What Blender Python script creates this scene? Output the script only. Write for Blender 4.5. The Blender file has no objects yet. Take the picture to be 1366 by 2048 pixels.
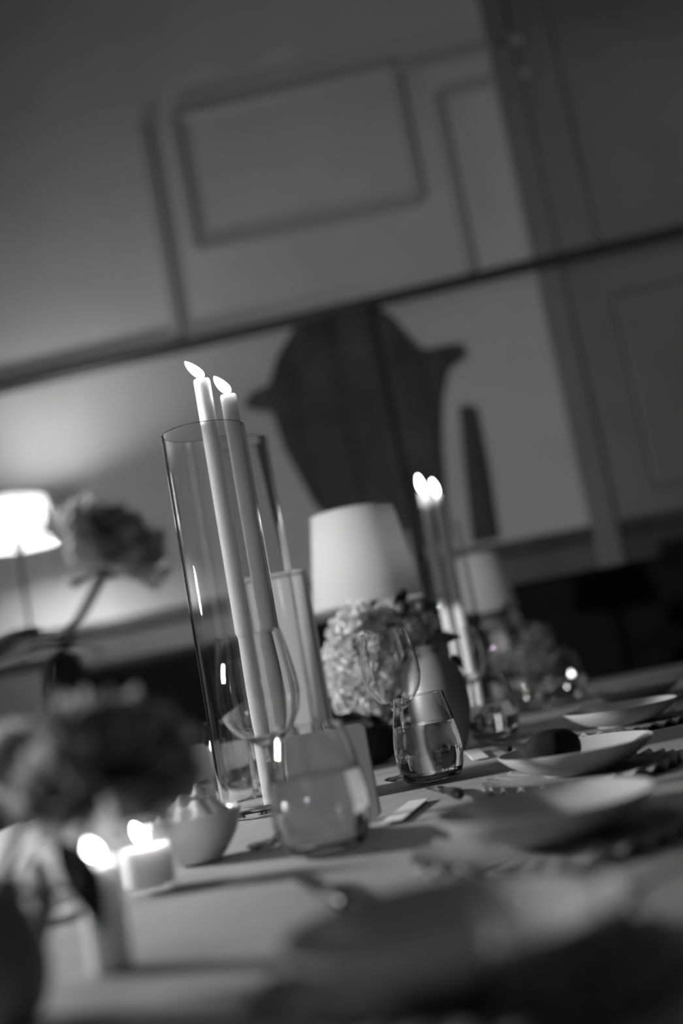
import bpy, bmesh, math, random
from mathutils import Vector, Matrix, noise
random.seed(11)
SC = bpy.context.scene
COL = SC.collection

# ------------------------------------------------------------------ camera
F, CX, CY = 2250.0, 683.0, 1024.0
ROLL, PITCH = math.radians(10.4), math.radians(8.0)
TZ = 0.75                                   # table top
CAM = Vector((0, 0, TZ + 0.145))
R0, U0, FW = Vector((1, 0, 0)), Vector((0, -math.sin(PITCH), math.cos(PITCH))), Vector((0, math.cos(PITCH), math.sin(PITCH)))
RV = math.cos(ROLL) * R0 - math.sin(ROLL) * U0
UV = math.sin(ROLL) * R0 + math.cos(ROLL) * U0
cd = bpy.data.cameras.new('camera')
cam = bpy.data.objects.new('camera', cd); COL.objects.link(cam)
cam.matrix_world = Matrix.Translation(CAM) @ Matrix((RV, UV, -FW)).transposed().to_4x4()
cd.sensor_fit = 'HORIZONTAL'; cd.sensor_width = 26.2; cd.lens = F / 1366 * 26.2
cd.clip_start = 0.02
cd.dof.use_dof = True; cd.dof.focus_distance = 1.31; cd.dof.aperture_fstop = cd.lens / 23.0
SC.camera = cam

# ------------------------------------------------------------------ world, exposure
w = bpy.data.worlds.new('room'); SC.world = w; w.use_nodes = True
w.node_tree.nodes['Background'].inputs[0].default_value = (0.5, 0.5, 0.5, 1)
w.node_tree.nodes['Background'].inputs[1].default_value = 0.022
vs = SC.view_settings
vs.view_transform = 'Standard'; vs.look = 'None'; vs.gamma = 1; vs.use_curve_mapping = False
vs.exposure = 1.1
SC.cycles.sample_clamp_indirect = 4.0
SC.cycles.max_bounces = 16; SC.cycles.transmission_bounces = 16; SC.cycles.transparent_max_bounces = 12

def light(name, loc, energy, radius, parent=None):
    l = bpy.data.lights.new(name, 'POINT'); l.energy = energy; l.shadow_soft_size = radius
    o = bpy.data.objects.new(name, l); COL.objects.link(o); o.location = loc
    if parent: o.parent = parent
    return o
# dim overhead fill lights, added and unseen, well above the frame
for cx_, cy_, e_ in ((-1.2, 1.6, 2.0), (1.6, 3.0, 1.0)):
    al = bpy.data.lights.new('overhead_fill', 'AREA'); al.energy = e_; al.size = 0.8
    ao = bpy.data.objects.new('overhead_fill', al); COL.objects.link(ao); ao.location = (cx_, cy_, 3.3)

kl = bpy.data.lights.new('side_key', 'AREA'); kl.shape = 'DISK'; kl.size = .10; kl.energy = 16.0    # added key light, unseen, left of the table
ko = bpy.data.objects.new('side_key', kl); COL.objects.link(ko); ko.location = (-1.25, 1.25, 1.12)
ko.rotation_euler = Vector((1, .38, -.16)).to_track_quat('-Z', 'Y').to_euler()

# ------------------------------------------------------------------ pixel helpers
def ray(px, py):
    return (FW * F + RV * (px - CX) - UV * (py - CY)).normalized()
def on_z(px, py, z=TZ):
    d = ray(px, py); return CAM + d * ((z - CAM.z) / d.z)
def at_y(px, py, y):
    d = ray(px, py); return CAM + d * (y / d.y)
def proj(p):
    v = Vector(p) - CAM; k = F / v.dot(FW)
    return CX + v.dot(RV) * k, CY - v.dot(UV) * k
def scale_at(p):
    return F / (Vector(p) - CAM).dot(FW)
def top_height(base, py):
    """height above base whose pixel row is py"""
    lo, hi = 0.0, 2.5
    for _ in range(40):
        m = (lo + hi) / 2
        if proj(base + Vector((0, 0, m)))[1] > py: lo = m
        else: hi = m
    return lo

# ------------------------------------------------------------------ materials
def mat(name, g, rough=0.6, metal=0.0, spec=0.5, noise_amt=0.0, scale=20.0, bump=0.0, bscale=60.0, transl=0.0, sss=0.0):
    m = bpy.data.materials.new(name); m.use_nodes = True
    nt = m.node_tree; b = nt.nodes['Principled BSDF']
    b.inputs['Base Color'].default_value = (g, g, g, 1)
    b.inputs['Roughness'].default_value = rough; b.inputs['Metallic'].default_value = metal
    b.inputs['Specular IOR Level'].default_value = spec
    tc = nt.nodes.new('ShaderNodeTexCoord')
    if noise_amt:
        n = nt.nodes.new('ShaderNodeTexNoise'); n.inputs['Scale'].default_value = scale; n.inputs['Detail'].default_value = 5
        nt.links.new(tc.outputs['Object'], n.inputs['Vector'])
        r = nt.nodes.new('ShaderNodeValToRGB')
        a, c = max(0, g * (1 - noise_amt)), min(1, g * (1 + noise_amt))
        r.color_ramp.elements[0].color = (a, a, a, 1); r.color_ramp.elements[1].color = (c, c, c, 1)
        r.color_ramp.elements[0].position = .3; r.color_ramp.elements[1].position = .7
        nt.links.new(n.outputs['Fac'], r.inputs['Fac']); nt.links.new(r.outputs['Color'], b.inputs['Base Color'])
    if bump:
        n2 = nt.nodes.new('ShaderNodeTexNoise'); n2.inputs['Scale'].default_value = bscale; n2.inputs['Detail'].default_value = 4
        nt.links.new(tc.outputs['Object'], n2.inputs['Vector'])
        bp = nt.nodes.new('ShaderNodeBump'); bp.inputs['Strength'].default_value = bump; bp.inputs['Distance'].default_value = .002
        nt.links.new(n2.outputs['Fac'], bp.inputs['Height']); nt.links.new(bp.outputs['Normal'], b.inputs['Normal'])
    if sss:
        b.inputs['Subsurface Weight'].default_value = sss
        b.inputs['Subsurface Radius'].default_value = (.02, .02, .02); b.inputs['Subsurface Scale'].default_value = 1.0
    if transl:
        t = nt.nodes.new('ShaderNodeBsdfTranslucent'); t.inputs['Color'].default_value = (g, g, g, 1)
        mx = nt.nodes.new('ShaderNodeMixShader'); mx.inputs[0].default_value = transl
        out = nt.nodes['Material Output']
        nt.links.new(b.outputs[0], mx.inputs[1]); nt.links.new(t.outputs[0], mx.inputs[2]); nt.links.new(mx.outputs[0], out.inputs['Surface'])
    return m
def glassmat(name, ior, tint=1.0):
    m = bpy.data.materials.new(name); m.use_nodes = True; nt = m.node_tree
    nt.nodes.remove(nt.nodes['Principled BSDF'])
    g = nt.nodes.new('ShaderNodeBsdfGlass'); g.inputs['IOR'].default_value = ior; g.inputs['Roughness'].default_value = 0
    g.inputs['Color'].default_value = (tint, tint, tint, 1)
    nt.links.new(g.outputs[0], nt.nodes['Material Output'].inputs['Surface'])
    return m
def thin_glass(name):
    """very thin blown wall: light passes straight through, reflections grow towards the edges"""
    m = bpy.data.materials.new(name); m.use_nodes = True; nt = m.node_tree
    nt.nodes.remove(nt.nodes['Principled BSDF'])
    t = nt.nodes.new('ShaderNodeBsdfTransparent'); r = nt.nodes.new('ShaderNodeBsdfGlossy'); r.inputs['Roughness'].default_value = 0
    lw = nt.nodes.new('ShaderNodeLayerWeight'); lw.inputs['Blend'].default_value = .5
    p = nt.nodes.new('ShaderNodeMath'); p.operation = 'POWER'; p.inputs[1].default_value = 4
    q = nt.nodes.new('ShaderNodeMath'); q.operation = 'MULTIPLY_ADD'; q.inputs[1].default_value = .9; q.inputs[2].default_value = .04
    a = nt.nodes.new('ShaderNodeMixShader')
    nt.links.new(lw.outputs['Facing'], p.inputs[0]); nt.links.new(p.outputs[0], q.inputs[0]); nt.links.new(q.outputs[0], a.inputs[0])
    nt.links.new(t.outputs[0], a.inputs[1]); nt.links.new(r.outputs[0], a.inputs[2])
    nt.links.new(a.outputs[0], nt.nodes['Material Output'].inputs['Surface'])
    return m
def emitmat(name, s):
    m = bpy.data.materials.new(name); m.use_nodes = True; nt = m.node_tree
    nt.nodes.remove(nt.nodes['Principled BSDF'])
    e = nt.nodes.new('ShaderNodeEmission'); e.inputs['Strength'].default_value = s
    nt.links.new(e.outputs[0], nt.nodes['Material Output'].inputs['Surface'])
    return m
M = {
    'wall': mat('wall_paint', .46, .75, noise_amt=.06, scale=3, bump=.1),
    'wall_dark': mat('door_paint', .17, .6, noise_amt=.08, scale=4),
    'moulding': mat('moulding_paint', .32, .6),
    'strip': mat('wainscot_paint', .10, .35, noise_amt=.15, scale=5),
    'ledge': mat('dado_wood', .045, .4, noise_amt=.3, scale=14),
    'rail': mat('rail_metal', .03, .45),
    'folded_panel': mat('panel_dark_matte', .055, .9, noise_amt=.3, scale=6, bump=.4),
    'leather': mat('banquette_leather', .006, .8, spec=.15, noise_amt=.3, scale=12),
    'floor': mat('floor_wood', .06, .5, noise_amt=.3, scale=8),
    'wood': mat('table_wood', .15, .5, noise_amt=.3, scale=10),
    'cloth': mat('tablecloth_linen', .33, .85, noise_amt=.05, scale=40, bump=.25, bscale=350),
    'mat': mat('placemat_linen', .28, .9, noise_amt=.08, scale=60, bump=.4, bscale=400),
    'glass': glassmat('clear_glass', 1.47),
    'thin': thin_glass('thin_clear_glass'),
    'water': glassmat('water', 1.33),
    'wax': mat('candle_wax', .78, .5, sss=.7),
    'waxlit': mat('votive_wax', .8, .5, sss=.4),
    'wick': mat('burnt_wick', .02, .9),
    'flame': emitmat('flame', 11.0),
    'shade_bright': mat('lampshade_glowing', .5, .85, transl=.6),
    'shade': mat('lampshade_linen', .56, .85, bump=.3, bscale=500, transl=.42),
    'stem': mat('dark_bronze', .03, .4, metal=.6),
    'china': mat('china_glaze', .48, .3, noise_amt=.04, scale=20),
    'knife': mat('black_cutlery', .05, .3, metal=.8),
    'steel': mat('polished_steel', .8, .28, metal=1.0),
    'fruit': mat('fig_skin', .022, .9, spec=.1, noise_amt=.5, scale=30, bump=.4),
    'fruit_stem': mat('fruit_stem', .08, .8),
    'petal_white': mat('petal_white', .80, .7, noise_amt=.08, scale=30, transl=.25),
    'petal_grey': mat('petal_rose', .5, .75, noise_amt=.2, scale=30, transl=.55),
    'petal_deep': mat('petal_deep_rose', .42, .75, noise_amt=.2, scale=25, transl=.5),
    'leaf': mat('leaf', .035, .5, noise_amt=.3, scale=30),
    'stalk': mat('stalk', .06, .6),
    'paper': mat('card_paper', .33, .8),
    'whitepaper': mat('white_card', .75, .8),
    'ink': mat('ink', .03, .8),
    'cream': mat('whipped_cream', .75, .5, sss=.2),
    'ceramic': mat('grey_ceramic', .2, .45, noise_amt=.1, scale=10),
}

# ------------------------------------------------------------------ mesh helpers
def add_obj(name, me, m, parent=None, loc=None, smooth=True):
    o = bpy.data.objects.new(name, me); COL.objects.link(o)
    if m is not None and not me.materials: me.materials.append(M[m] if isinstance(m, str) else m)
    if smooth and me.polygons: me.polygons.foreach_set('use_smooth', [True] * len(me.polygons)); me.set_sharp_from_angle(angle=math.radians(32))
    if parent: o.parent = parent
    if loc is not None: o.location = loc
    return o
def bm_mesh(bm, name):
    bmesh.ops.recalc_face_normals(bm, faces=bm.faces[:])
    me = bpy.data.meshes.new(name); bm.to_mesh(me); bm.free(); return me
def pydata(name, v, f):
    me = bpy.data.meshes.new(name); me.from_pydata([tuple(x) for x in v], [], f); me.update(); return me
def lathe(name, prof, seg=64, closed=False):
    """prof: list of (r, z); r == 0 closes at the axis; closed: profile is a loop"""
    bm = bmesh.new(); rings = []
    for r, z in prof:
        if r <= 1e-7: rings.append([bm.verts.new((0, 0, z))])
        else: rings.append([bm.verts.new((r * math.cos(2 * math.pi * k / seg), r * math.sin(2 * math.pi * k / seg), z)) for k in range(seg)])
    pairs = list(zip(rings, rings[1:])) + ([(rings[-1], rings[0])] if closed else [])
    for a, b in pairs:
        for k in range(seg):
            k2 = (k + 1) % seg
            if len(a) == 1 and len(b) == 1: continue
            if len(a) == 1: bm.faces.new((a[0], b[k2], b[k]))
            elif len(b) == 1: bm.faces.new((a[k], a[k2], b[0]))
            else: bm.faces.new((a[k], a[k2], b[k2], b[k]))
    me = bpy.data.meshes.new(name); bm.to_mesh(me); bm.free(); return me
def smoothprof(pts, n=6):
    """Catmull-Rom through (r,z) points"""
    out = []
    P = [pts[0]] + list(pts) + [pts[-1]]
    for i in range(1, len(P) - 2):
        p0, p1, p2, p3 = P[i - 1], P[i], P[i + 1], P[i + 2]
        for k in range(n):
            t = k / n
            out.append(tuple(.5 * ((2 * p1[j]) + (-p0[j] + p2[j]) * t + (2 * p0[j] - 5 * p1[j] + 4 * p2[j] - p3[j]) * t * t + (-p0[j] + 3 * p1[j] - 3 * p2[j] + p3[j]) * t ** 3) for j in (0, 1)))
    out.append(tuple(pts[-1])); return [(max(0, r), z) for r, z in out]
def tube(name, pts, rad, seg=10, caps=True):
    bm = bmesh.new(); rings = []; n = len(pts); pts = [Vector(p) for p in pts]
    for i, p in enumerate(pts):
        t = (pts[min(i + 1, n - 1)] - pts[max(i - 1, 0)]).normalized()
        a = t.orthogonal().normalized() if i == 0 else (ref - t * ref.dot(t)).normalized()
        ref = a; b = t.cross(a)
        r = rad[i] if isinstance(rad, (list, tuple)) else rad
        rings.append([bm.verts.new(p + (a * math.cos(2 * math.pi * k / seg) + b * math.sin(2 * math.pi * k / seg)) * r) for k in range(seg)])
    for x, y in zip(rings, rings[1:]):
        for k in range(seg): bm.faces.new((x[k], x[(k + 1) % seg], y[(k + 1) % seg], y[k]))
    if caps: bm.faces.new(rings[0][::-1]); bm.faces.new(rings[-1])
    return bm_mesh(bm, name)
def box(name, x0, x1, y0, y1, z0, z1, bev=0.0, seg=2):
    bm = bmesh.new(); bmesh.ops.create_cube(bm, size=1)
    for v in bm.verts:
        v.co = Vector((x0 if v.co.x < 0 else x1, y0 if v.co.y < 0 else y1, z0 if v.co.z < 0 else z1))
    if bev: bmesh.ops.bevel(bm, geom=bm.edges[:], offset=bev, segments=seg, affect='EDGES', profile=.5)
    return bm_mesh(bm, name)
def empty(name, loc, rz=0):
    o = bpy.data.objects.new(name, None); COL.objects.link(o); o.location = loc; o.rotation_euler = (0, 0, rz)
    o.empty_display_size = .02; return o
def tag(o, label, cat, group=None):
    o['label'] = label; o['category'] = cat
    if group: o['group'] = group
    return o
def struct(o): o['kind'] = 'structure'; return o

# ------------------------------------------------------------------ room shell
WA = math.radians(6.4)
WU = Vector((math.cos(WA), -math.sin(WA), 0)); WN = Vector((-math.sin(WA), -math.cos(WA), 0)); WO = Vector((0, 4.25, 0))
WM = Matrix((WU, -WN, Vector((0, 0, 1)))).transposed().to_4x4(); WM.translation = WO   # local x along wall, y into wall, z up
def wall_uv(px, py, off=0.0):
    d = ray(px, py); o = WO + WN * off
    t = (o - CAM).dot(WN) / d.dot(WN); p = CAM + d * t
    return (p - WO).dot(WU), p.z
def wobj(name, me, m, parent=None, smooth=False):
    o = add_obj(name, me, m, parent, smooth=smooth)
    if parent is None: o.matrix_world = WM
    return o
struct(add_obj('floor', box('floor', -6, 6, -2, 6.5, -.1, 0), 'floor', smooth=False))
wall = struct(wobj('wall_back', box('wall_back', -5, 5, 0, .2, 0, 4.2), 'wall'))
def strip_between(p1, p2, width, proud, m='moulding', name='panel_moulding'):
    """moulding strip along the wall between two pixels (u,z ends)"""
    (u1, z1), (u2, z2) = p1, p2
    if abs(u2 - u1) > abs(z2 - z1): me = box(name, min(u1, u2), max(u1, u2), -proud, .01, (z1 + z2) / 2 - width / 2, (z1 + z2) / 2 + width / 2, .006, 1)
    else: me = box(name, (u1 + u2) / 2 - width / 2, (u1 + u2) / 2 + width / 2, -proud, .01, min(z1, z2), max(z1, z2), .006, 1)
    return wobj(name, me, m, wall)
# pilaster strip and panel frames
a, b = wall_uv(292, 255), wall_uv(357, 680)
strip_between(a, b, .045, .03)
ul, zt = wall_uv(350, 235); ub, zb = wall_uv(393, 500); ur, _ = wall_uv(818, 280)
zb2 = (zb + wall_uv(843, 405)[1]) / 2; zt2 = wall_uv(790, 130)[1]; ul = (ul + ub) / 2
for p1, p2 in (((ul, zt2), (ul, zb2)), ((ur, zt2), (ur, zb2)), ((ul, zb2), (ur, zb2)), ((ul, zt2), (ur, zt2))):
    strip_between(p1, p2, .04, .025)
u2, _ = wall_uv(915, 400); u3, zz = wall_uv(1010, 160)
zp = wall_uv(900, 185)[1]
strip_between((u2, zp), (u2, wall_uv(945, 545)[1]), .035, .025)
strip_between((u2, zp), (u3 + .1, zp), .035, .025)
strip_between((ur, zp + .14), (u3 + .1, zp + .14), .04, .03)
# left panel frame partly out of the picture
# dark double door on the right
ud, _ = wall_uv(1083, 360)
ud = (ud + wall_uv(1165, 765)[0]) / 2
door = struct(wobj('door_1', box('door_1', ud, ud + 1.7, -.012, .02, 0, 3.75, .01, 1), 'wall_dark'))
for k in range(2):
    x0 = ud + .16 + k * .8
    for z0, z1 in ((.2, 1.05), (1.35, 2.1), (2.3, 3.5)):
        wobj('door_panel', box('door_panel', x0, x0 + .58, -.024, -.010, z0, z1, .02, 2), 'wall_dark', door)
wobj('door_frame', box('door_frame', ud - .09, ud + .01, -.03, .02, 0, 3.8, .012, 2), 'wall_dark', door)
# dado ledge, wainscot, baseboard
DZ = wall_uv(420, 1200)[1]
DZ = .5 * (DZ + wall_uv(1000, 1085)[1])
struct(wobj('trim_1', box('trim_1', -4.6, 4.6, -.028, .01, DZ - .06, DZ, .012, 2), 'ledge'))
struct(wobj('trim_2', box('trim_2', -4.6, 4.6, -.012, .01, .13, DZ - .06), 'strip'))
struct(wobj('baseboard_back', box('baseboard_back', -4.6, 4.6, -.045, .01, 0, .13, .01, 1), 'ledge'))

# dark rail on a post with dark folded panels, standing in front of the wall
ru, rz = wall_uv(683, 620, .036)
st = empty('rail_stand', (0, 0, 0)); st.matrix_world = WM
tag(st, 'dark horizontal rail on a post with dark folded panels either side', 'drape stand')
def wpart(name, me, m, parent, smooth=True): return add_obj(name, me, m, parent, smooth=smooth)
wpart('crossbar', tube('crossbar', [(-2.6, -.036, rz - .03), (0, -.036, rz), (2.6, -.036, rz + .03)], .024, 14), 'rail', st)
pu, _ = wall_uv(775, 820, .036)
wpart('post', tube('post', [(pu, -.036, 0), (pu, -.036, rz)], .028, 14), 'rail', st)
wpart('foot', box('foot', pu - .2, pu + .2, -.2, -.05, 0, .02, .006), 'rail', st)
def folded_panel(outline, off, seed):
    """thin panel cut to an outline given in pixels, with folds"""
    pts = [wall_uv(x, y, off) for x, y in outline]
    bm = bmesh.new()
    vs_ = [bm.verts.new((u, -off, z)) for u, z in pts]
    f = bm.faces.new(vs_)
    r = bmesh.ops.extrude_face_region(bm, geom=[f])
    for v in r['geom']:
        if isinstance(v, bmesh.types.BMVert): v.co.y -= .006
    bmesh.ops.triangulate(bm, faces=bm.faces[:])
    for _ in range(4): bmesh.ops.subdivide_edges(bm, edges=[e for e in bm.edges if e.calc_length() > .05], cuts=1); bmesh.ops.triangulate(bm, faces=[q for q in bm.faces if len(q.verts) > 3])
    for v in bm.verts:
        v.co.y += .009 * math.sin(v.co.x * 34 + seed + 2 * v.co.z) + .004 * math.sin(v.co.x * 71 + seed)
    return bm_mesh(bm, 'dark_panel')
wpart('dark_panel', folded_panel([(592, 645), (735, 618), (770, 800), (815, 1060), (700, 1080), (630, 1010), (570, 900), (545, 825), (488, 815), (500, 785), (540, 770), (552, 720)], .045, 0), 'folded_panel', st, False)
wpart('dark_panel', folded_panel([(745, 618), (775, 640), (835, 700), (915, 690), (925, 715), (885, 745), (878, 800), (875, 900), (880, 1000), (890, 1085), (822, 1100)], .045, 2), 'folded_panel', st, False)
wpart('dark_panel', folded_panel([(918, 812), (946, 815), (970, 940), (988, 1078), (945, 1088), (930, 950)], .045, 4), 'folded_panel', st, False)

# banquette along the wall
BQ = -.56
bq = empty('banquette', (0, 0, 0)); bq.matrix_world = WM
tag(bq, 'long black upholstered banquette along the panelled wall', 'banquette')
BU = wall_uv(150, 1290, .45)[0]
BZ = .5 * (wall_uv(160, 1316, .5)[1] + wall_uv(1130, 1165, .5)[1])
add_obj('backrest', box('backrest', BU, 2.6, BQ + .02, -.32, .3, BZ, .04, 3), 'leather', bq)
add_obj('seat', box('seat', BU, 2.6, -.74, BQ + .04, .16, .46, .04, 3), 'leather', bq)
add_obj('plinth', box('plinth', BU + .05, 2.55, -.70, -.36, 0, .17), 'leather', bq, smooth=False)

# ------------------------------------------------------------------ table and cloth
TX0, TX1, TY0, TY1 = -.62, 1.25, -.1, 3.2
tb = empty('banquet_table', ((TX0 + TX1) / 2, (TY0 + TY1) / 2, 0)); tag(tb, 'long banquet table hidden under the pale tablecloth', 'table')
hx, hy = (TX1 - TX0) / 2 - .02, (TY1 - TY0) / 2 - .02
add_obj('tabletop', box('tabletop', -hx, hx, -hy, hy, TZ - .04, TZ - .004), 'wood', tb, smooth=False)
for sx in (-1, 1):
    for sy in (-1, 1):
        add_obj('leg', box('leg', sx * (hx - .1) - .035, sx * (hx - .1) + .035, sy * (hy - .1) - .035, sy * (hy - .1) + .035, 0, TZ - .04), 'wood', tb, smooth=False)
def cloth():
    v, f = [], []; nx, ny = 40, 70
    rows = []
    # top grid with hanging skirt: parametrise by ring offset
    xs = [TX0 + (TX1 - TX0) * i / nx for i in range(nx + 1)]; ys = [TY0 + (TY1 - TY0) * j / ny for j in range(ny + 1)]
    for j, y in enumerate(ys):
        for i, x in enumerate(xs):
            v.append((x, y, TZ - .0015 + .0008 * noise.noise((x * 5, y * 5, 0)) - .0007))
    for j in range(ny):
        for i in range(nx): f.append((j * (nx + 1) + i, j * (nx + 1) + i + 1, (j + 1) * (nx + 1) + i + 1, (j + 1) * (nx + 1) + i))
    per = [(i, 0) for i in range(nx + 1)] + [(nx, j) for j in range(1, ny + 1)] + [(i, ny) for i in range(nx - 1, -1, -1)] + [(0, j) for j in range(ny - 1, 0, -1)]
    prev = [j * (nx + 1) + i for i, j in per]; n = len(per)
    for k, dz in enumerate((.012, .05, .15, .3, .45)):
        cur = []
        for q, (i, j) in enumerate(per):
            x, y = xs[i], ys[j]; ox = (-1 if i == 0 else 1 if i == nx else 0); oy = (-1 if j == 0 else 1 if j == ny else 0)
            amp = .006 + dz * .06 * (1 + math.sin(q * .9) * .9)
            v.append((x + ox * amp, y + oy * amp, TZ - dz)); cur.append(len(v) - 1)
        for q in range(n): f.append((prev[q], prev[(q + 1) % n], cur[(q + 1) % n], cur[q]))
        prev = cur
    return pydata('tablecloth', v, f)
tag(add_obj('tablecloth', cloth(), 'cloth'), 'pale linen tablecloth covering the long banquet table', 'tablecloth')

# ------------------------------------------------------------------ glassware
def vase_mesh(r, h):
    t = .0028
    return lathe('vase_body', [(0, 0), (r - .002, 0), (r, .002), (r, h - .001), (r - .001, h), (r - t + .001, h), (r - t, h - .001), (r - t, .012), (r - t - .004, .008), (0, .008)], 96)
TUMB = smoothprof([(.026, 0), (.034, .003), (.0395, .014), (.0425, .03), (.0418, .05), (.038, .075), (.0335, .095), (.0315, .1055)], 6)
def tumbler_mesh():
    inner = [(max(.004, r - .0015), z) for r, z in TUMB if z > .012]
    inner = inner[::-1]
    return lathe('tumbler_body', [(0, .0015), (.015, .0012), (.024, 0)] + TUMB + [(.0309, .1061)] + inner + [(inner[-1][0] - .006, .0095), (.015, .0085), (0, .0085)], 80)
def water_mesh(lv):
    p = [(r - .0014, z) for r, z in TUMB if .012 < z < lv]
    r1 = p[-1][0]
    return lathe('water', [(0, .0086), (.015, .0086), (p[0][0] - .006, .0096)] + p + [(r1 - .0003, lv), (0, lv)], 80)
TUMBLER = tumbler_mesh()
def tumbler(px, py, lv, label, s=1.0, group=None):
    p = on_z(px, py); t = empty('water_tumbler', p); t.scale = (s, s, s)
    tag(t, label, 'tumbler', group)
    add_obj('bowl', TUMBLER, 'glass', t)
    if lv: add_obj('water', water_mesh(lv), 'water', t)
    return t
BOWL = smoothprof([(.0045, .084), (.012, .089), (.024, .098), (.0335, .111), (.0378, .127), (.0375, .143), (.0345, .165), (.0305, .188)], 7)
def wine_mesh():
    inner = [(r - .0011, z) for r, z in BOWL if z > .094][::-1]
    bowl = BOWL + [(.0299, .1884)] + inner + [(.010, .0925), (0, .091)]
    st_ = [(0, .0), (.0325, 0), (.0335, .0008), (.0325, .0018), (.018, .0032), (.008, .006), (.0042, .012), (.0036, .03), (.0035, .06), (.0038, .078)]
    return lathe('wine_body', st_[:4] + st_[4:] + bowl, 80)
WINE = wine_mesh()
def wine_glass(p, label, s=1.0, group=None):
    o = add_obj('wine_glass', WINE, 'glass', loc=p); o.scale = (s, s, s)
    return tag(o, label, 'wine glass', group)

# ------------------------------------------------------------------ candles
def flame_mesh(h, r, lean):
    prof = [(0, 0), (.55, .06), (.85, .18), (1, .34), (.95, .52), (.76, .7), (.47, .86), (.18, .96), (0, 1)]
    me = lathe('flame', [(a * r, b * h) for a, b in smoothprof(prof, 3)], 20)
    for v in me.vertices:
        k = v.co.z / h; v.co.x += lean * h * (k ** 1.3); v.co.z *= (1 - .12 * abs(lean))
    return me
def candle_parts(t, r, h, fh, fr, lean, e, wax='wax', z0=0.0, taper=0.94, cup=.0012):
    rt = r * taper
    add_obj('wax', lathe('wax', [(0, z0), (r, z0), (r, z0 + h * .3), (rt, z0 + h - .003), (rt - .0006, z0 + h - .0004), (rt * .8, z0 + h - cup * .6), (rt * .4, z0 + h - cup), (0, z0 + h - cup)], 40), wax, t)
    add_obj('wick', tube('wick', [(0, 0, z0 + h - .002), (lean * .001, 0, z0 + h + .004), (lean * .005, 0, z0 + h + .008)], .0008, 6), 'wick', t)
    fl = add_obj('flame', flame_mesh(fh, fr, lean), 'flame', t, loc=(0, 0, z0 + h + .002))
    light('candle_light', (lean * fh * .4, 0, z0 + h + .002 + fh * .5), e, .006, t)
    return fl
def taper(p, toppy, lean, label, e, group, r=.0108, fh=.0265, fr=.0072):
    t = empty('taper_candle', p); tag(t, label, 'candle', group)
    h = top_height(p, toppy)
    candle_parts(t, r, h, fh, fr, lean, e)
    return t

ETAP = .8
# near glass cylinder with two tapers
pA = on_z(533, 1622); sA = scale_at(pA); rA = 87 / sA / .985
vA = tag(add_obj('glass_cylinder_vase', vase_mesh(rA, top_height(pA, 862)), 'glass', loc=pA), 'tall clear glass cylinder around two lit tapers beside the bowl of cream', 'vase')
def solve_xy(z_top_px, depth, zbase):
    """point at table z whose vertical passes near the pixel at the given y depth"""
    p = at_y(z_top_px[0], z_top_px[1], depth); return Vector((p.x, depth, zbase))
t1 = taper(solve_xy((403, 760), pA.y - .012, TZ + .0082), 759, -.62, 'lit ivory taper candle, the taller of two in the glass cylinder beside the cream', ETAP, 'lit tapers in glass cylinders')
t2 = taper(solve_xy((456, 790), pA.y + .001, TZ + .0082), 790, -.5, 'lit ivory taper candle, the lower of two in the glass cylinder beside the cream', ETAP, 'lit tapers in glass cylinders')
o_ = t2.location - pA; o_.z = 0; k_ = rA - .0028 - .0108 - .0004
if o_.length > k_: t2.location += o_ * (k_ / o_.length - 1)
print('vaseA', pA, rA, (t1.location - pA)[:], (t2.location - pA)[:])
# second cylinder, empty, with a bordered menu card behind
pB = on_z(592, 1566); sB = scale_at(pB); rB = 62 / sB / .985
tag(add_obj('glass_cylinder_vase', vase_mesh(rB, top_height(pB, 885)), 'glass', loc=pB), 'tall clear glass cylinder with a bordered menu card showing through it', 'vase')
# far cylinder
pC = on_z(944, 1447); sC = scale_at(pC); rC = 54 / sC / .985
tag(add_obj('glass_cylinder_vase', vase_mesh(rC, top_height(pC, 1050)), 'thin', loc=pC), 'glass cylinder around two lit tapers behind the white flowers', 'vase')
t3 = taper(solve_xy((845, 985), pC.y + .006, TZ + .0082), 985, -.1, 'lit taper candle, the taller of two in the cylinder behind the flowers', ETAP, 'lit tapers in glass cylinders', fh=.036, fr=.0066)
t4 = taper(solve_xy((874, 993), pC.y - .004, TZ + .0082), 993, -.12, 'lit taper candle, the lower of two in the cylinder behind the flowers', ETAP, 'lit tapers in glass cylinders', fh=.036, fr=.0066)
print('vaseC', pC, rC, (t3.location - pC)[:], (t4.location - pC)[:])

# votives
def votive(px, py, label, r=.0235, h=.050, ch=.03, fh=.019, fr=.0062, lean=-.35, e=.35, group='votive candles in glass cups'):
    p = on_z(px, py); t = empty('votive_candle', p); tag(t, label, 'candle', group)
    tw = .0016
    add_obj('glass_cup', lathe('glass_cup', [(0, 0), (r - .003, 0), (r - .001, .002), (r, .006), (r, h), (r - tw, h), (r - tw, .007), (r - tw - .002, .005), (0, .005)], 56), 'thin', t)
    candle_parts(t, r - tw - .0012, ch, fh, fr, lean, e, 'waxlit', z0=.0052, taper=.99, cup=.002)
    return t
votive(302, 1780, 'short votive candle burning in a clear cup beside the cream bowl')
votive(1152, 1372, 'small votive burning beyond the tumblers at the far end', r=.03, h=.055, ch=.012, fh=.022, fr=.0075, lean=-.1, e=.15)
pQ = on_z(1120, 2030)  # low cup added to stand in for a blurred bright highlight
q_ = add_obj('glass_cup', lathe('glass_cup', smoothprof([(0, 0), (.02, 0), (.025, .004), (.027, .02), (.026, .04), (.0275, .056)], 5) + [(.0262, .056), (.0245, .04), (.0255, .02), (.022, .008), (0, .007)], 56), 'glass', loc=pQ)
tag(q_, 'low clear glass cup, strongly blurred, added for a highlight near the table edge', 'glass cup')
pP = on_z(225, 1935)
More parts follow.
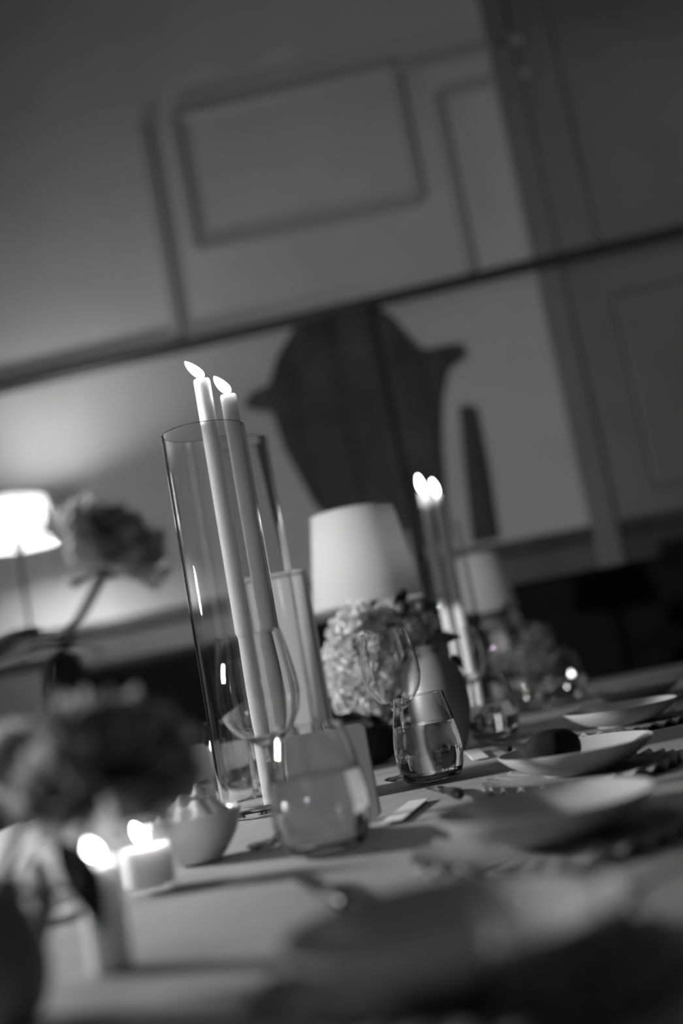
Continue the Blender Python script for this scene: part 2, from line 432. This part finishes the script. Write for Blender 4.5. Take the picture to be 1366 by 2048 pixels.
pc = empty('pillar_candle', pP); tag(pc, 'thick stub candle burning below the blurred flower', 'candle')
candle_parts(pc, .0125, top_height(pP, 1722), .013, .0045, -.5, .10, 'waxlit', taper=.97)

# ------------------------------------------------------------------ wine glasses and tumblers
wine_glass(on_z(820, 1553), 'clear wine glass right behind the half-full tumbler with bright flame glint')
wine_glass(on_z(513, 1598), 'clear wine glass standing behind the taper candles and the cream bowl')
wine_glass(on_z(566, 1682), 'out-of-focus wine glass between the tapers and a place card', 1.05)
wine_glass(on_z(958, 1464), 'blurred wine glass behind the tumbler of water, in front of the far lamp', .98, 'far wine glasses')
wine_glass(on_z(1022, 1421), 'blurred wine glass beyond the tumblers below the far lamp', .98, 'far wine glasses')
wine_glass(on_z(1106, 1390), 'blurred wine glass next to the far votive', .9, 'far wine glasses')
tumbler(868, 1560, .070, 'stemless tumbler three-quarters full of water in front of the sharp wine glass', .97)
tumbler(992, 1476, .056, 'stemless tumbler half full of water beside the plate with the dark fruit')
tumbler(466, 1578, .072, 'water tumbler standing behind a place card and wine glass', 1.0)
tumbler(655, 1700, .064, 'large out-of-focus tumbler of water in front of a place card', 1.0)
tumbler(1073, 1422, .05, 'blurred water tumbler behind the dark fruit', 1.0)
tumbler(1142, 1398, .05, 'blurred water tumbler beside the far votive', .95)

# ------------------------------------------------------------------ lamps
def lamp(p, bot_px, top_px, rb, rt, label, e, group=None, lr=.02, sm='shade'):
    t = empty('table_lamp', p); tag(t, label, 'lamp', group)
    zb, zt = top_height(p, bot_px), top_height(p, top_px)
    th = .0012
    n = 10
    prof = [(rb + (rt - rb) * k / n, zb + (zt - zb) * k / n) for k in range(n + 1)]
    sh = add_obj('lamp_shade', lathe('lamp_shade', prof + [(r - th, z) for r, z in prof[::-1]], 72, closed=True), sm, t)
    for r_, z_ in ((rb, zb), (rt, zt)):
        add_obj('shade_rim', lathe('shade_rim', [(r_ + .0012 * math.cos(k * math.pi / 4), z_ + .0022 * math.sin(k * math.pi / 4)) for k in range(8)], 72, closed=True), 'shade', sh)
    add_obj('stem', lathe('stem', [(0, .01), (.006, .012), (.006, zb - .03), (.012, zb - .026), (.018, zb - .006), (.02, zb + .01), (.009, zb + .014), (.009, zb + .05), (0, zb + .05)], 24), 'stem', t)
    add_obj('base', lathe('base', smoothprof([(0, 0), (.055, 0), (.056, .004), (.045, .010), (.012, .016), (0, .016)], 4), 40), 'stem', t)
    add_obj('bulb', lathe('bulb', smoothprof([(0, zb + .05), (.012, zb + .052), (.022, zb + .075), (.015, zb + .094), (0, zb + .099)], 4), 24), emitmat('bulb_glow', max(.2, e * 2)), t)
    light('lamp_light', (0, 0, zb + (zt - zb) * .5), e, lr, t)
    return t
pL = Vector((at_y(737, 1207, 2.10).x, 2.10, TZ)); sL = scale_at(pL)
lamp(pL, 1207, 1026, 115 / sL, 86 / sL, 'table lamp with a pale drum shade standing among the white flowers', 1.5)
pF = Vector((at_y(975, 1222, 3.08).x, 3.08, TZ)); sF = scale_at(pF)
lamp(pF, 1224, 1112, 62 / sF, 46 / sF, 'table lamp with pale shade standing beyond the far tapers', .6)

# bright lamp by the wall at the left, on a console
cu, cz = wall_uv(35, 1080, .42)
pW = WO + WU * cu + WN * .42
con = empty('console_table', (pW.x, pW.y, 0), -WA); tag(con, 'slim dark console table behind the flowers at the wall', 'console')
CZ = 1.13
add_obj('top', box('top', -.8, BU - cu - .04, -.13, .13, CZ - .03, CZ, .006), 'ledge', con, smooth=False)
for sx in (-.78, BU - cu - .1):
    for sy in (-1, 1):
        add_obj('leg', box('leg', sx, sx + .04, sy * .1 - .02, sy * .1 + .02, 0, CZ - .03), 'ledge', con, smooth=False)
pW2 = Vector((pW.x, pW.y, CZ)); sW = scale_at(pW2)
lamp(pW2, 1090, 1000, 85 / sW, 66 / sW, 'bright glowing lamp on the console behind the flowers', 12.0, lr=.05, sm='shade_bright')

# ------------------------------------------------------------------ flowers
def petal_grid(w, l, cup, ruffle, seed, n=6):
    """one petal: root at the origin, growing along +x, cupped up"""
    rnd = random.Random(seed); ph = rnd.random() * 6
    v = []; f = []
    for i in range(n + 1):
        t = i / n; wd = w * (math.sin(math.pi * min(1, .12 + t * .80)) ** .7)
        for j in range(n + 1):
            s = j / n * 2 - 1
            x = l * t * (1 - .12 * s * s); y = wd * .5 * s
            z = cup * l * t * t + .25 * w * s * s * t + ruffle * l * t * t * math.sin(ph + s * 7) 
            v.append((x, y, z))
    for i in range(n):
        for j in range(n): k = i * (n + 1) + j; f.append((k, k + 1, k + n + 2, k + n + 1))
    return v, f
def flower_head_mesh(R, layers=5, per=7, ruffle=.12, seed=0, closed=.9):
    """ruffled double bloom facing +z; outer petals open, inner ones upright"""
    rnd = random.Random(seed); V, Fc = [], []
    for L in range(layers):
        k = L / max(1, layers - 1)                      # 0 outer .. 1 inner
        ln = R * (1.0 - .45 * k); wd = R * (.95 - .4 * k)
        elev = math.radians(-8 + 88 * k * closed)
        for q in range(per if L < layers - 1 else max(4, per - 2)):
            az = 2 * math.pi * (q + .5 * (L % 2)) / per + rnd.uniform(-.15, .15)
            v, f = petal_grid(wd * rnd.uniform(.85, 1.15), ln * rnd.uniform(.88, 1.1), .30, ruffle, rnd.random() * 1e6)
            e = elev + rnd.uniform(-.12, .12)
            rot = Matrix.Rotation(az, 3, 'Z') @ Matrix.Rotation(-e, 3, 'Y')
            off = Vector((0, 0, R * .10 * k))
            b = len(V)
            V += [rot @ Vector(x) + off for x in v]; Fc += [tuple(b + i for i in t) for t in f]
    return pydata('flower_head', V, Fc)
def leaf_mesh(l, w, bend=.25):
    v, f = [], []; n = 8
    for i in range(n + 1):
        t = i / n; wd = w * math.sin(math.pi * (.04 + .96 * t)) ** .8 * (1.1 - .35 * t)
        for s in (-1, -.5, 0, .5, 1): v.append((l * t, wd * .5 * s, -bend * l * t * t + .12 * w * abs(s)))
    for i in range(n):
        for j in range(4): k = i * 5 + j; f.append((k, k + 1, k + 6, k + 5))
    return pydata('leaf', v, f)
def aim(o, direction, spin=0):
    o.rotation_euler = (Vector(direction).to_track_quat('Z', 'Y').to_matrix() @ Matrix.Rotation(spin, 3, 'Z')).to_euler()
def leaf(parent, p, direction, l, w, spin=0.0):
    o = add_obj('leaf', leaf_mesh(l, w), 'leaf', parent, loc=Vector(p) - parent.location)
    o.rotation_euler = (Vector(direction).to_track_quat('X', 'Z').to_matrix() @ Matrix.Rotation(spin, 3, 'X')).to_euler()
    return o
def head(parent, me, p, direction, m, spin=0.0):
    o = add_obj('flower_head', me, m, parent, loc=Vector(p) - parent.location); aim(o, direction, spin); return o
def stalk(parent, pts, r=.0022):
    return add_obj('stalk', tube('stalk', [Vector(p) - parent.location for p in pts], r, 8), 'stalk', parent)

# near arrangement at the left edge: ruffled bloom on a long stalk above a large blurred bloom
pv = on_z(25, 2040)
fa = empty('flower_arrangement', pv); tag(fa, 'blurred arrangement of dusky ruffled blooms in a small vase at the table edge', 'flowers')
VH = .07
add_obj('vase', lathe('vase', smoothprof([(0, 0), (.014, 0), (.021, .012), (.023, .03), (.018, .052), (.013, .062), (.0155, .07)], 5) + [(.013, .069), (.011, .06), (0, .05)], 40), 'ceramic', fa)
neck = pv + Vector((0, 0, VH - .006))
up = at_y(232, 1085, .80); cal = at_y(222, 1115, .80)
upd = (RV * .42 + UV * .85 - FW * .15)
head(fa, flower_head_mesh(.047, 6, 8, .2, 3, .95), up - upd.normalized() * .014, upd, 'petal_grey')
add_obj('calyx', lathe('calyx', smoothprof([(0, -.014), (.008, -.013), (.0145, 0), (.010, .010), (0, .012)], 4), 16), 'leaf', fa, loc=cal - pv)
k1 = at_y(128, 1292, .76); 
stalk(fa, [neck, at_y(95, 1500, .72), k1, at_y(180, 1200, .785), cal], .0034)
stalk(fa, [cal, at_y(180, 1150, .80), at_y(143, 1168, .80)], [.0022, .0018, .0035])
big = at_y(200, 1490, .60)
head(fa, flower_head_mesh(.043, 6, 8, .14, 8, .95), big - Vector((0, 0, .01)), (.25, -.35, .9), 'petal_deep')
head(fa, flower_head_mesh(.037, 5, 8, .14, 9, .9), at_y(275, 1540, .61), (.7, -.5, .35), 'petal_deep')
head(fa, flower_head_mesh(.036, 5, 7, .14, 10, .9), at_y(150, 1580, .62), (-.3, -.6, .5), 'petal_deep')
head(fa, flower_head_mesh(.03, 5, 7, .14, 12, .9), at_y(40, 1540, .66), (.3, -.7, .5), 'petal_white')
stalk(fa, [neck, at_y(150, 1780, .62), big], .003)
for (x, y, dep, dx, dz, l, wd) in ((120, 1290, .76, -.6, .2, .05, .03), (110, 1310, .76, .3, -.7, .05, .034), (85, 1270, .76, -.8, -.2, .05, .03), (125, 1285, .765, .9, -.2, .03, .02),
                                   (80, 1680, .66, -.5, -.5, .06, .035), (110, 1690, .66, .5, -.8, .055, .034), (60, 1720, .66, .2, -1, .05, .03), (360, 1450, .66, .5, -.2, .03, .02), (130, 1330, .755, -.1, -.9, .05, .04)):
    leaf(fa, at_y(x, y, dep), (dx, -.15, dz), l, wd, random.uniform(-.6, .6))

# flowers below the main lamp
pfc = on_z(775, 1478); yF = 1.93
pfc = Vector((at_y(775, 1470, yF).x, yF - .02, TZ))
fc = empty('flower_arrangement', pfc); tag(fc, 'white ruffled flowers with dark leaves massed under the pale lampshade', 'flowers')
add_obj('bowl', lathe('bowl', smoothprof([(0, 0), (.035, 0), (.05, .012), (.06, .035), (.062, .05)], 5) + [(.058, .05), (.05, .03), (0, .02)], 40), 'ceramic', fc)
WH = [flower_head_mesh(.038, 6, 7, .13, 20 + i, .95) for i in range(4)]
spots = [(700, 1262, 0, 3), (735, 1290, 0, 0), (690, 1310, 0, 1), (722, 1345, 0, 2), (700, 1385, 0, 3), (745, 1400, 0, 1), (775, 1300, .01, 3), (780, 1350, 0, 0), (715, 1240, .05, 2), (790, 1250, .05, 1), (810, 1275, .03, 2), (682, 1350, .02, 3), (770, 1245, .04, 3), (830, 1255, .06, 0)]
for i, (x, y, dy, k) in enumerate(spots):
    p = at_y(x, y, yF + dy - .05)
    d = Vector((random.uniform(-.3, .3) + (x - 760) / 200, -.8, .6 - (y - 1250) / 300))
    head(fc, WH[k], p, d, 'petal_white', random.random() * 6)
    if i % 2 == 0: stalk(fc, [p - d.normalized() * .01, (p + pfc + Vector((0, 0, .06))) / 2, pfc + Vector((0, 0, .03))], .002)
for (x, y, dy, dx, dz, l, wd) in ((850, 1290, -.08, .8, .15, .06, .03), (806, 1215, -.02, .0, .4, .04, .035), (840, 1215, 0, .5, .3, .045, .03), (700, 1430, -.11, .9, -.3, .05, .035), (735, 1425, -.08, .3, -1, .045, .045), (748, 1430, -.08, -.2, -.9, .045, .04),
                                 (825, 1330, -.09, .1, -.8, .035, .026), (725, 1285, -.11, -.6, -.2, .028, .014), (770, 1252, -.09, .8, .0, .03, .012), (905, 1310, -.05, .3, -.6, .028, .016), (765, 1445, -.08, .5, -.5, .035, .03), (660, 1300, 0, -.5, -.5, .03, .03)):
    leaf(fc, at_y(x, y, yF + dy), (dx, -.25, dz), l, wd, random.uniform(-.9, .9))
for (x, y) in ((803, 1216), (845, 1212)):
    b0 = at_y(x, y, yF - .03); add_obj('bud', lathe('bud', smoothprof([(0, -.012), (.010, -.009), (.014, 0), (.010, .010), (0, .013)], 4), 16), 'leaf', fc, loc=b0 - pfc)
    stalk(fc, [b0, b0 + Vector((.002, .005, -.05)), pfc + Vector((.02, 0, .04))], .0016)

# smooth grey round vase right of the flowers with drooping petals
pg = Vector((at_y(884, 1460, 1.73).x, 1.73, TZ))
gv = empty('round_vase', pg); tag(gv, 'smooth rounded grey vase behind the sharp wine glass', 'vase')
hg = top_height(pg, 1292)
add_obj('body', lathe('body', smoothprof([(0, 0), (.028, 0), (.043, hg * .22), (.050, hg * .45), (.045, hg * .7), (.03, hg * .88), (.022, hg * .94), (.026, hg)], 6) + [(.022, hg), (.018, hg * .93), (0, hg * .9)], 56), 'ceramic', gv)

# far blurred flowers
pz = Vector((at_y(1030, 1380, 2.9).x, 2.9, TZ))
fz = empty('flower_arrangement', pz); tag(fz, 'dim blurred flowers in a bowl in front of the far lamp', 'flowers')
add_obj('bowl', lathe('bowl', smoothprof([(0, 0), (.04, 0), (.055, .02), (.06, .05)], 5) + [(.055, .05), (0, .02)], 32), 'ceramic', fz)
for i, (x, y, dy, m_) in enumerate(((985, 1258, 0, 'petal_grey'), (1020, 1245, .04, 'petal_grey'), (1060, 1275, 0, 'petal_grey'), (1085, 1290, .02, 'petal_deep'), (1045, 1310, -.03, 'petal_grey'), (1005, 1290, -.03, 'petal_white'), (1075, 1325, -.03, 'petal_deep'), (1000, 1320, 0, 'petal_grey'), (1040, 1335, -.02, 'petal_deep'))):
    head(fz, flower_head_mesh(.036, 5, 7, .16, 50 + i, .95), at_y(x, y, 2.9 + dy), (random.uniform(-.5, .5), -.7, .6), m_, i)
for (x, y, dx, dz) in ((965, 1240, -.5, .3), (1000, 1240, .3, .5), (1090, 1310, .6, .2), (1040, 1270, .4, .3)):
    leaf(fz, at_y(x, y, 2.84), (dx, -.2, dz), .06, .035, random.uniform(-.8, .8))

# ------------------------------------------------------------------ place settings on the right
def scallop_mat(r):
    n, rr = 160, 5; V = [(0, 0, .003)]; Fc = []
    for k in range(1, rr + 1):
        for j in range(n):
            a = 2 * math.pi * j / n; t = k / rr
            rad = r * t * (1 + (.028 * abs(math.sin(a * 13)) if k == rr else 0))
            z = .003 + (.0035 * math.sin(a * 26) * t ** 6 + .002 * t ** 6)
            V.append((rad * math.cos(a), rad * math.sin(a), z))
    for j in range(n): Fc.append((0, 1 + j, 1 + (j + 1) % n))
    for k in range(rr - 1):
        for j in range(n): Fc.append((1 + k * n + j, 1 + (k + 1) * n + j, 1 + (k + 1) * n + (j + 1) % n, 1 + k * n + (j + 1) % n))
    m = len(V)
    V += [(x, y, z - .0028) for x, y, z in V]; Fc += [tuple(m + i for i in f[::-1]) for f in Fc]
    o = 1 + (rr - 1) * n
    for j in range(n): Fc.append((o + j, o + m + j, o + m + (j + 1) % n, o + (j + 1) % n))
    return pydata('placemat', V, Fc)
MAT = scallop_mat(.098)
def plate_mesh(r):
    s = r / .08
    pr = [(0, .003), (.030, .003), (.032, 0), (.036, 0), (.038, .003), (.052, .0055), (.070, .016), (.0795, .0245), (.0800, .0255), (.0785, .0262), (.069, .0185), (.051, .0085), (.036, .0062), (0, .0060)]
    return lathe('plate', [(a * s, b) for a, b in pr], 72)
PLATE = plate_mesh(.08)
def setting(rim_px, which, zr=.026, mat_dx=.0):
    c = on_z(rim_px[0], rim_px[1], TZ + .0295); p = Vector((c.x, c.y, TZ))
    tag(add_obj('placemat', MAT, 'mat', loc=p + Vector((mat_dx, 0.0, 0))), 'scalloped linen placemat under ' + which, 'placemat', 'scalloped placemats')
    return p, tag(add_obj('side_plate', PLATE, 'china', loc=p + Vector((0, 0, .0045))), which, 'plate', 'side plates along the table')
p1, _ = setting((1150, 1492), 'the pale plate carrying the dark round fruit')
p2, _ = setting((1085, 1602), 'the pale empty plate next to the fruit plate')
p3, _ = setting((905, 1830), 'the very blurred pale plate near the table end')
p4, _ = setting((1240, 1412), 'the plate beyond the dark fruit, beside the far tumblers')
p5, _ = setting((1270, 1372), 'the plate far down the table near its end')
# dark fruit
ff = empty('dark_fruit', p1 + Vector((-.022, .0, .0112))); tag(ff, 'dark round fruit lying on the pale side plate', 'fruit')
fm = lathe('skin', smoothprof([(0, 0), (.012, .0005), (.022, .006), (.0275, .016), (.0265, .027), (.019, .0355), (.008, .0385), (0, .0388)], 6), 40)
for v in fm.vertices:
    a = math.atan2(v.co.y, v.co.x); k = 1 + .02 * math.sin(a * 7) + .03 * math.sin(a * 2 + 1); v.co.x *= k; v.co.y *= k
add_obj('skin', fm, 'fruit', ff)
# dark fruits by the flowers
for x, y, lb in ((757, 1526, 'dark fruit at the foot of the white flowers behind the place card'), (690, 1540, 'second dark fruit tucked beside the white flowers')):
    q = on_z(x, y); f2 = ff.copy(); COL.objects.link(f2); f2.location = q; f2['label'] = lb
    for ch in list(ff.children):
        c2 = ch.copy(); COL.objects.link(c2); c2.parent = f2; c2.scale = (1.15, 1.15, 1.45)
# knives
def knife(pa, pb, label, m='knife', group='dark table knives', s=1.0):
    a, b = on_z(*pa), on_z(*pb); L = min((b - a).length, .24); d = (b - a).normalized()
    t = empty('table_knife', a + Vector((0, 0, .0055)), math.atan2(d.y, d.x)); tag(t, label, 'knife', group)
    bm = bmesh.new()
    out = [(L * .42, -.005), (L * .5, -.009), (L * .8, -.0095), (L * .95, -.006), (L, .003), (L * .96, .006), (L * .42, .005)]
    lo = [bm.verts.new((x, y, .0)) for x, y in out]; hi = [bm.verts.new((x, y, .0016)) for x, y in out]
    bm.faces.new(lo[::-1]); bm.faces.new(hi)
    for k in range(len(out)): bm.faces.new((lo[k], lo[(k + 1) % len(out)], hi[(k + 1) % len(out)], hi[k]))
    add_obj('blade', bm_mesh(bm, 'blade'), m, t, smooth=False)
    add_obj('handle', tube('handle', [(0, 0, .0025), (L * .06, 0, .0028), (L * .25, 0, .0028), (L * .43, 0, .002)], [.0035, .0062, .005, .0035], 12), m, t)
    return t
knife((1022, 1511), (962, 1487), 'dark knife lying behind the plate with the fruit')
knife((925, 1606), (862, 1585), 'dark knife lying behind the empty pale plate')
knife((695, 1832), (598, 1768), 'dark blurred knife on the cloth in front of the water tumbler')
knife((30, 1856), (175, 1800), 'bright steel knife catching candlelight at the left table edge', 'steel', None)
# small white cards lying flat
def flatcard(px, py, label, wd, dp, rz):
    p = on_z(px, py); o = add_obj('folded_card', box('folded_card', -wd / 2, wd / 2, -dp / 2, dp / 2, 0, .0012, .0004, 1), 'whitepaper', loc=p + Vector((0, 0, .0002)), smooth=False)
    o.rotation_euler = (0, 0, rz); return tag(o, label, 'card', 'small white cards lying flat')
flatcard(952, 1510, 'small white card lying flat by the fruit plate', .022, .14, 0)
flatcard(812, 1622, 'small white card lying flat by the empty plate', .022, .13, -.25)

# ------------------------------------------------------------------ standing cards
def rounded_card(w, h, r, t=.0012, seg=6):
    pts = []
    for cx, cz, a0 in ((w / 2 - r, r, -90), (w / 2 - r, h - r, 0), (-w / 2 + r, h - r, 90), (-w / 2 + r, r, 180)):
        for k in range(seg + 1):
            a = math.radians(a0 + 90 * k / seg); pts.append((cx + r * math.cos(a), cz + r * math.sin(a)))
    bm = bmesh.new(); A = [bm.verts.new((x, -t / 2, z)) for x, z in pts]; B = [bm.verts.new((x, t / 2, z)) for x, z in pts]
    bm.faces.new(A); bm.faces.new(B[::-1])
    for k in range(len(pts)): bm.faces.new((A[k], B[k], B[(k + 1) % len(pts)], A[(k + 1) % len(pts)]))
    return bm_mesh(bm, 'card')
def frame_lines(w, h, inset, lw, y):
    bm = bmesh.new()
    x0, x1, z0, z1 = -w / 2 + inset, w / 2 - inset, inset, h - inset
    for a, b, c, d in ((x0, x1, z0, z0 + lw), (x0, x1, z1 - lw, z1), (x0, x0 + lw, z0, z1), (x1 - lw, x1, z0, z1)):
        bmesh.ops.create_cube(bm, size=1, matrix=Matrix.Translation(((a + b) / 2, y, (c + d) / 2)) @ Matrix.Diagonal((b - a, .0004, d - c, 1)))
    return bm_mesh(bm, 'border_line')
def text_mesh(body, size):
    cu_ = bpy.data.curves.new('writing', 'FONT'); cu_.body = body; cu_.size = size; cu_.extrude = .0001; cu_.shear = .3
    tmp = bpy.data.objects.new('tmp', cu_); COL.objects.link(tmp)
    me = bpy.data.meshes.new_from_object(tmp.evaluated_get(bpy.context.evaluated_depsgraph_get()))
    bpy.data.objects.remove(tmp); return me
def card(p, w, h, r, rz, lean, label, border=False, name='place_card', foot=True, paper='paper'):
    t = empty(name, p, rz); tag(t, label, 'card')
    c = add_obj('card_front', rounded_card(w, h, r), paper, t, smooth=False); c.rotation_euler = (-lean, 0, 0)
    if border:
        b = add_obj('border_line', frame_lines(w, h, .005, .0028, -.0009), 'ink', c, smooth=False)
    if foot:
        yb = math.sin(lean) * h
        s = add_obj('card_back', rounded_card(w, h, r), paper, t, smooth=False); s.location = (0, 2 * yb + .001, 0); s.rotation_euler = (lean, 0, 0)
    return t, c
# tall bordered menu card behind the second cylinder
yM = pB.y + rB + .02
cM = at_y(545, 1148, yM); wM = 128 / scale_at(cM)
pM = Vector((cM.x + .003, yM, TZ))
hM = top_height(pM, 1146)
card(pM, wM, hM, .0015, 0, .03, 'tall pale menu card with a dark ruled border behind the glass cylinder', True, 'menu_card')
# place card behind the blurred tumbler
pN = on_z(672, 1652); cwN = .088
card(pN, cwN, top_height(pN, 1462), .006, -.15, .10, 'pale place card with rounded corners behind the blurred tumbler')
# place card at left with handwriting
pK = on_z(392, 1612)
tK, cK = card(pK, .062, top_height(pK, 1492), .008, .35, .16, 'place card with dark handwriting behind the bowl of cream')
tm = text_mesh('ed', .012); o = add_obj('writing', tm, 'ink', cK, loc=(.008, -.0009, .028), smooth=False); o.rotation_euler = (math.pi / 2, 0, 0)
add_obj('writing_line', box('writing_line', .004, .014, -.0011, -.0006, .0195, .0215), 'ink', cK, smooth=False)

# ------------------------------------------------------------------ bowl of whipped cream
pb = on_z(398, 1722)
bw = empty('small_bowl', pb); tag(bw, 'small pale bowl heaped with whipped cream beside the votive', 'bowl')
hb = top_height(pb, 1630); rb_ = 99 / scale_at(pb) / .985
add_obj('bowl_body', lathe('bowl_body', smoothprof([(0, .002), (rb_ * .42, 0), (rb_ * .62, hb * .18), (rb_ * .84, hb * .52), (rb_ * .96, hb * .85), (rb_, hb)], 6) + [(rb_ - .002, hb + .0006), (rb_ * .9, hb * .85), (rb_ * .72, hb * .5), (rb_ * .4, hb * .2), (0, hb * .18)], 64), 'china', bw)
def cream():
    V, Fc = [], []; n, rr = 64, 22; R_ = rb_ * .9
    for k in range(rr + 1):
        for j in range(n):
            a = 2 * math.pi * j / n; t = k / rr; x, y = R_ * t * math.cos(a), R_ * t * math.sin(a)
            q = noise.noise((x * 55, y * 55, 3.1)); q2 = noise.noise((x * 120, y * 120, 8.0))
            z = hb * .8 + (1 - t ** 2.4) * .018 + (1 - t ** 4) * (.012 * abs(q) ** .6 + .006 * q2)
            z += .012 * math.exp(-((x - .012) ** 2 + (y + .004) ** 2) / .00006)
            V.append((x, y, z))
    for k in range(rr):
        for j in range(n): Fc.append((k * n + j, (k + 1) * n + j, (k + 1) * n + (j + 1) % n, k * n + (j + 1) % n))
    return pydata('cream', V, Fc)
add_obj('whipped_cream', cream(), 'cream', bw)

# ------------------------------------------------------------------ spoon added to give a bright highlight near the table edge
ps = on_z(1220, 1806, TZ + .012)
sp = empty('highlight_spoon', ps, math.radians(35)); tag(sp, 'blurred steel spoon added to give a glint at the near right of the table', 'spoon')
V, Fc = [], []
for lay in (0, 1):
    for i in range(9):
        for j in range(16):
            t = i / 8; a = 2 * math.pi * j / 16
            V.append((.021 * t * math.cos(a), .0145 * t * math.sin(a), .0075 * (1 - t * t) - lay * .0012))
for lay in (0, 1):
    o_ = lay * 144
    for i in range(8):
        for j in range(16):
            q = (o_ + i * 16 + j, o_ + (i + 1) * 16 + j, o_ + (i + 1) * 16 + (j + 1) % 16, o_ + i * 16 + (j + 1) % 16)
            Fc.append(q if lay == 0 else q[::-1])
for j in range(16): Fc.append((128 + j, 272 + j, 272 + (j + 1) % 16, 128 + (j + 1) % 16))
add_obj('spoon_bowl', pydata('spoon_bowl', V, Fc), 'steel', sp)
add_obj('handle', tube('handle', [(.019, 0, .0005), (.03, 0, .003), (.06, 0, .004), (.10, 0, .0015)], [.0022, .0018, .002, .004], 10), 'steel', sp)
